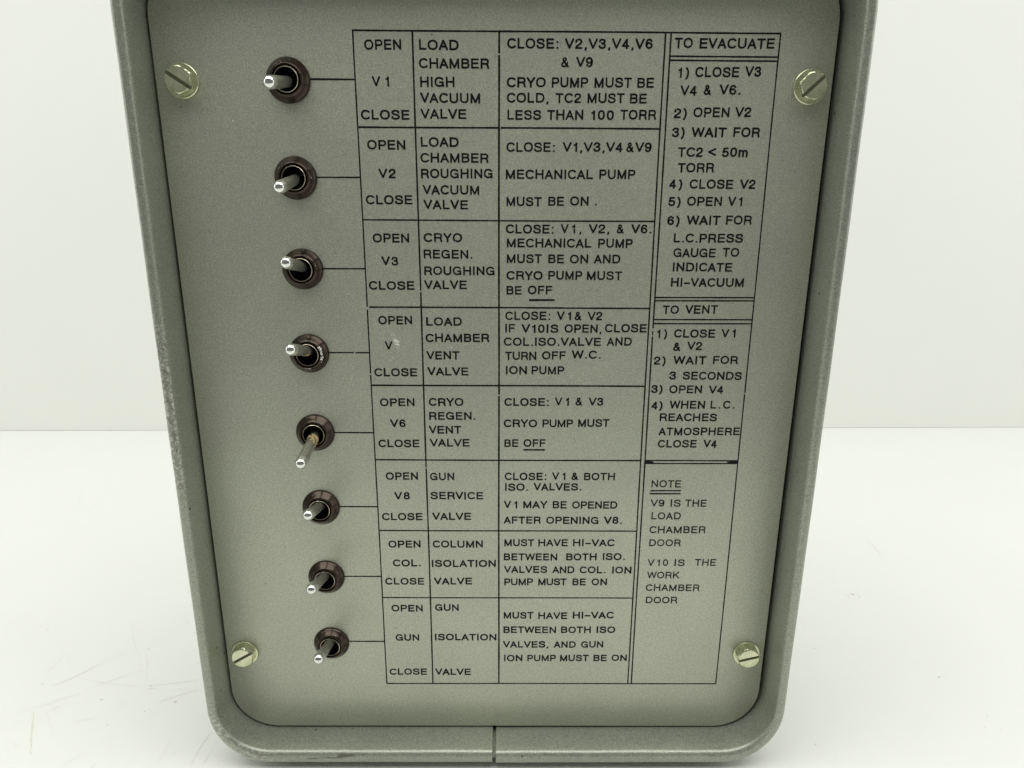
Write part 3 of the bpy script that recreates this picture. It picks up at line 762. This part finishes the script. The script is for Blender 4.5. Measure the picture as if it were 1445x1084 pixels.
for i, (v, tip) in enumerate(zip(SWV, TIPS)):
    cu = -26.6
    bm = bmesh.new(); nut_mesh(bm)
    nut = mesh_obj("toggle_switch", bm, NUT, box, label=SW_LABEL[i]); nut.location = P(cu, v, 0)
    bm = bmesh.new()
    lathe(bm, [(4.95, 2.5), (4.98, 3.55), (4.9, 3.75)], 48, mi=1)
    lathe(bm, [(4.9, 3.75), (4.78, 3.86), (4.64, 3.8), (4.58, 3.5)], 48, mi=0)
    lathe(bm, [(4.58, 3.5), (4.5, 0.12), (0, 0.12)], 48, mi=1)
    mesh_obj("bushing", bm, [RING, HOLE_SHADE], nut)
    bm = bmesh.new()
    p0 = P(0, 0, -4.0); p1 = P(*tip); L = (p1 - p0).length / MM; rt = 2.5; rb = 2.05
    prf = [(0, rb), (L * 0.5, (rb + rt) / 2), (L * 0.93, rt), (L, rt)] + [(L + rt * math.sin(a), rt * math.cos(a)) for a in [math.radians(x) for x in (12, 24, 36, 48, 60, 70, 80)]] + [(L + rt, 0)]
    tube(bm, p0, p1, prf, 28)
    lever = mesh_obj("lever", bm, [CHROME, SHAFT], nut)
    for pl in lever.data.polygons:
        if (pl.center - p0).dot((p1 - p0).normalized()) < (L * 0.93) * MM: pl.material_index = 1
    if i in (3, 4):
        bm = bmesh.new()
        a0, a1 = ((9.0, 11.8), (8.2, 15.0))[i - 3]
        ax = (p1 - p0).normalized(); e1 = ax.orthogonal().normalized(); e2 = ax.cross(e1)
        view = (P(61.4 - cu, 55.7 - v, 305) - p0).normalized()
        nblob = (110, 520)[i - 3]
        for q in range(nblob):
            t = random.uniform(a0, a1); ang = random.uniform(0, 2 * math.pi)
            rad = (e1 * math.cos(ang) + e2 * math.sin(ang))
            if i == 3 and rad.z > -0.1: continue
            if i == 4 and t > 10.8 and (rad.x < 0.0 or random.random() < (t - 10.8) / 5): continue
            s = random.uniform(0.18, 0.46)
            c = p0 + ax * t * MM + rad * (2.36 + 0.03) * MM
            tv = rad.cross(ax)
            vs = []
            for k in range(6):
                aa = k * math.pi / 3 + random.uniform(-.2, .2); ss = s * random.uniform(0.7, 1.2) * MM
                vs.append(bm.verts.new(c + ax * math.cos(aa) * ss + tv * math.sin(aa) * ss - rad * 0.04 * MM))
            top = bm.verts.new(c + rad * random.uniform(0.05, 0.16) * MM)
            for k in range(6): bm.faces.new((vs[k], vs[(k + 1) % 6], top))
        rs = mesh_obj("residue", bm, RESIDUE, nut, smooth=False); rs['kind'] = 'stuff'
    # nicks on the nut, each nut its own
    bm = bmesh.new()
    spots = []
    if i == 3:
        for q in range(34):
            a = math.radians(random.uniform(-38, 30)); spots.append((a, random.uniform(6.0, 6.8), random.uniform(0.12, 0.36)))
        for q in range(10): spots.append((math.radians(random.uniform(78, 102)), random.uniform(5.9, 6.3), random.uniform(0.1, 0.25)))
    for q in range(random.randint(4, 9)):
        spots.append((random.uniform(-2.6, 0.4), random.uniform(6.0, 8.4), random.uniform(0.05, 0.13)))
    for a, r, s in spots:
        w = 3.9 - (r - 6.0) * 1.13 if r > 6.3 else 3.88
        def fn(x, y):
            rr = r + x; aa = a + y / r
            ww = (3.98 - max(rr - 6.2, 0) * 1.17)
            return P(rr * math.cos(aa), rr * math.sin(aa), ww)
        blob(bm, fn, s * 0.8, s * 1.3, 0, 6)
    nk = mesh_obj("paint_nicks", bm, CHIP, nut, smooth=None); nk['kind'] = 'stuff'

# ------------------------------------------------------------------ screws
def screw(u, v, ang, vert, label):
    bm = bmesh.new()
    lathe(bm, [(0, 0.02), (6.6, 0.02), (6.85, 0.3), (6.8, 0.8), (6.5, 1.05), (5.6, 1.0), (0, 1.0)], 48)
    seg = 72; va = math.radians(vert); sa = math.radians(ang)
    def hexr(a, rc, circ=None):
        d = ((a - va + math.pi / 6) % (math.pi / 3)) - math.pi / 6
        h = rc * math.cos(math.pi / 6) / math.cos(math.pi / 6 - abs(d))
        return h if circ is None else min(h, circ)
    def ring(b2, rc, w, circ=None):
        return [b2.verts.new(P(hexr(2 * math.pi * i / seg, rc, circ) * math.cos(2 * math.pi * i / seg), hexr(2 * math.pi * i / seg, rc, circ) * math.sin(2 * math.pi * i / seg), w)) for i in range(seg)]
    def head(b2, w0, w1, top):
        rs = [ring(b2, 5.95, w0), ring(b2, 5.9, w1)]
        if top:
            rs.append(ring(b2, 5.8, w1 + 0.45, 5.25)); rs.append(ring(b2, 5.6, w1 + 0.7, 4.85)); rs.append(ring(b2, 5.6, w1 + 0.62, 4.3))
        for a, b in zip(rs, rs[1:]):
            for i in range(seg):
                j = (i + 1) % seg; b2.faces.new((a[i], a[j], b[j], b[i]))
        b2.faces.new(rs[-1]); b2.faces.new(list(reversed(rs[0])))
    head(bm, 0.9, 3.3, False)
    for s in (1, -1):
        b2 = bmesh.new(); head(b2, 3.3, 3.9, True)
        nrm = Vector((-math.sin(sa), 0, -math.cos(sa)))
        nrm = Vector((-math.sin(sa) * 1.0, 0.0, -math.cos(sa) * 1.0)) * s
        bmesh.ops.bisect_plane(b2, geom=b2.verts[:] + b2.edges[:] + b2.faces[:], plane_co=nrm * 0.72 * MM, plane_no=nrm, clear_inner=True)
        bmesh.ops.holes_fill(b2, edges=[e for e in b2.edges if e.is_boundary], sides=0)
        tmp = bpy.data.meshes.new("t"); b2.to_mesh(tmp); b2.free(); bm.from_mesh(tmp); bpy.data.meshes.remove(tmp)
    bmesh.ops.recalc_face_normals(bm, faces=bm.faces)
    eds = [e for e in bm.edges if len(e.link_faces) == 2 and e.calc_face_angle(0) > math.radians(24)]
    bmesh.ops.bevel(bm, geom=eds, offset=0.13 * MM, offset_type='OFFSET', segments=2, profile=0.5, affect='EDGES', clamp_overlap=True)
    for f in bm.faces:
        if abs(f.calc_center_median().y + 3.3 * MM) < 0.03 * MM and abs(f.normal.y) > 0.9: f.material_index = 1
    o = mesh_obj("screw", bm, [ZINC, SLOT], box, label=label); o.location = P(u, v, 0)
    o.data.set_sharp_from_angle(angle=math.radians(40))
    return o
# slot angle measured downwards from the right, vertex angle likewise
screw(-68.9, 18.5, 33, 33, "slotted hex screw in the upper left corner, slot sloping down to the right")
screw(181.9, 19.5, -43, -47, "slotted hex screw in the upper right corner, slot sloping up to the right")
screw(-70.5, 284.8, -31, -20, "worn slotted hex screw in the lower left corner")
screw(181.9, 284.8, -15, -50, "slotted hex screw in the lower right corner with nearly level slot")
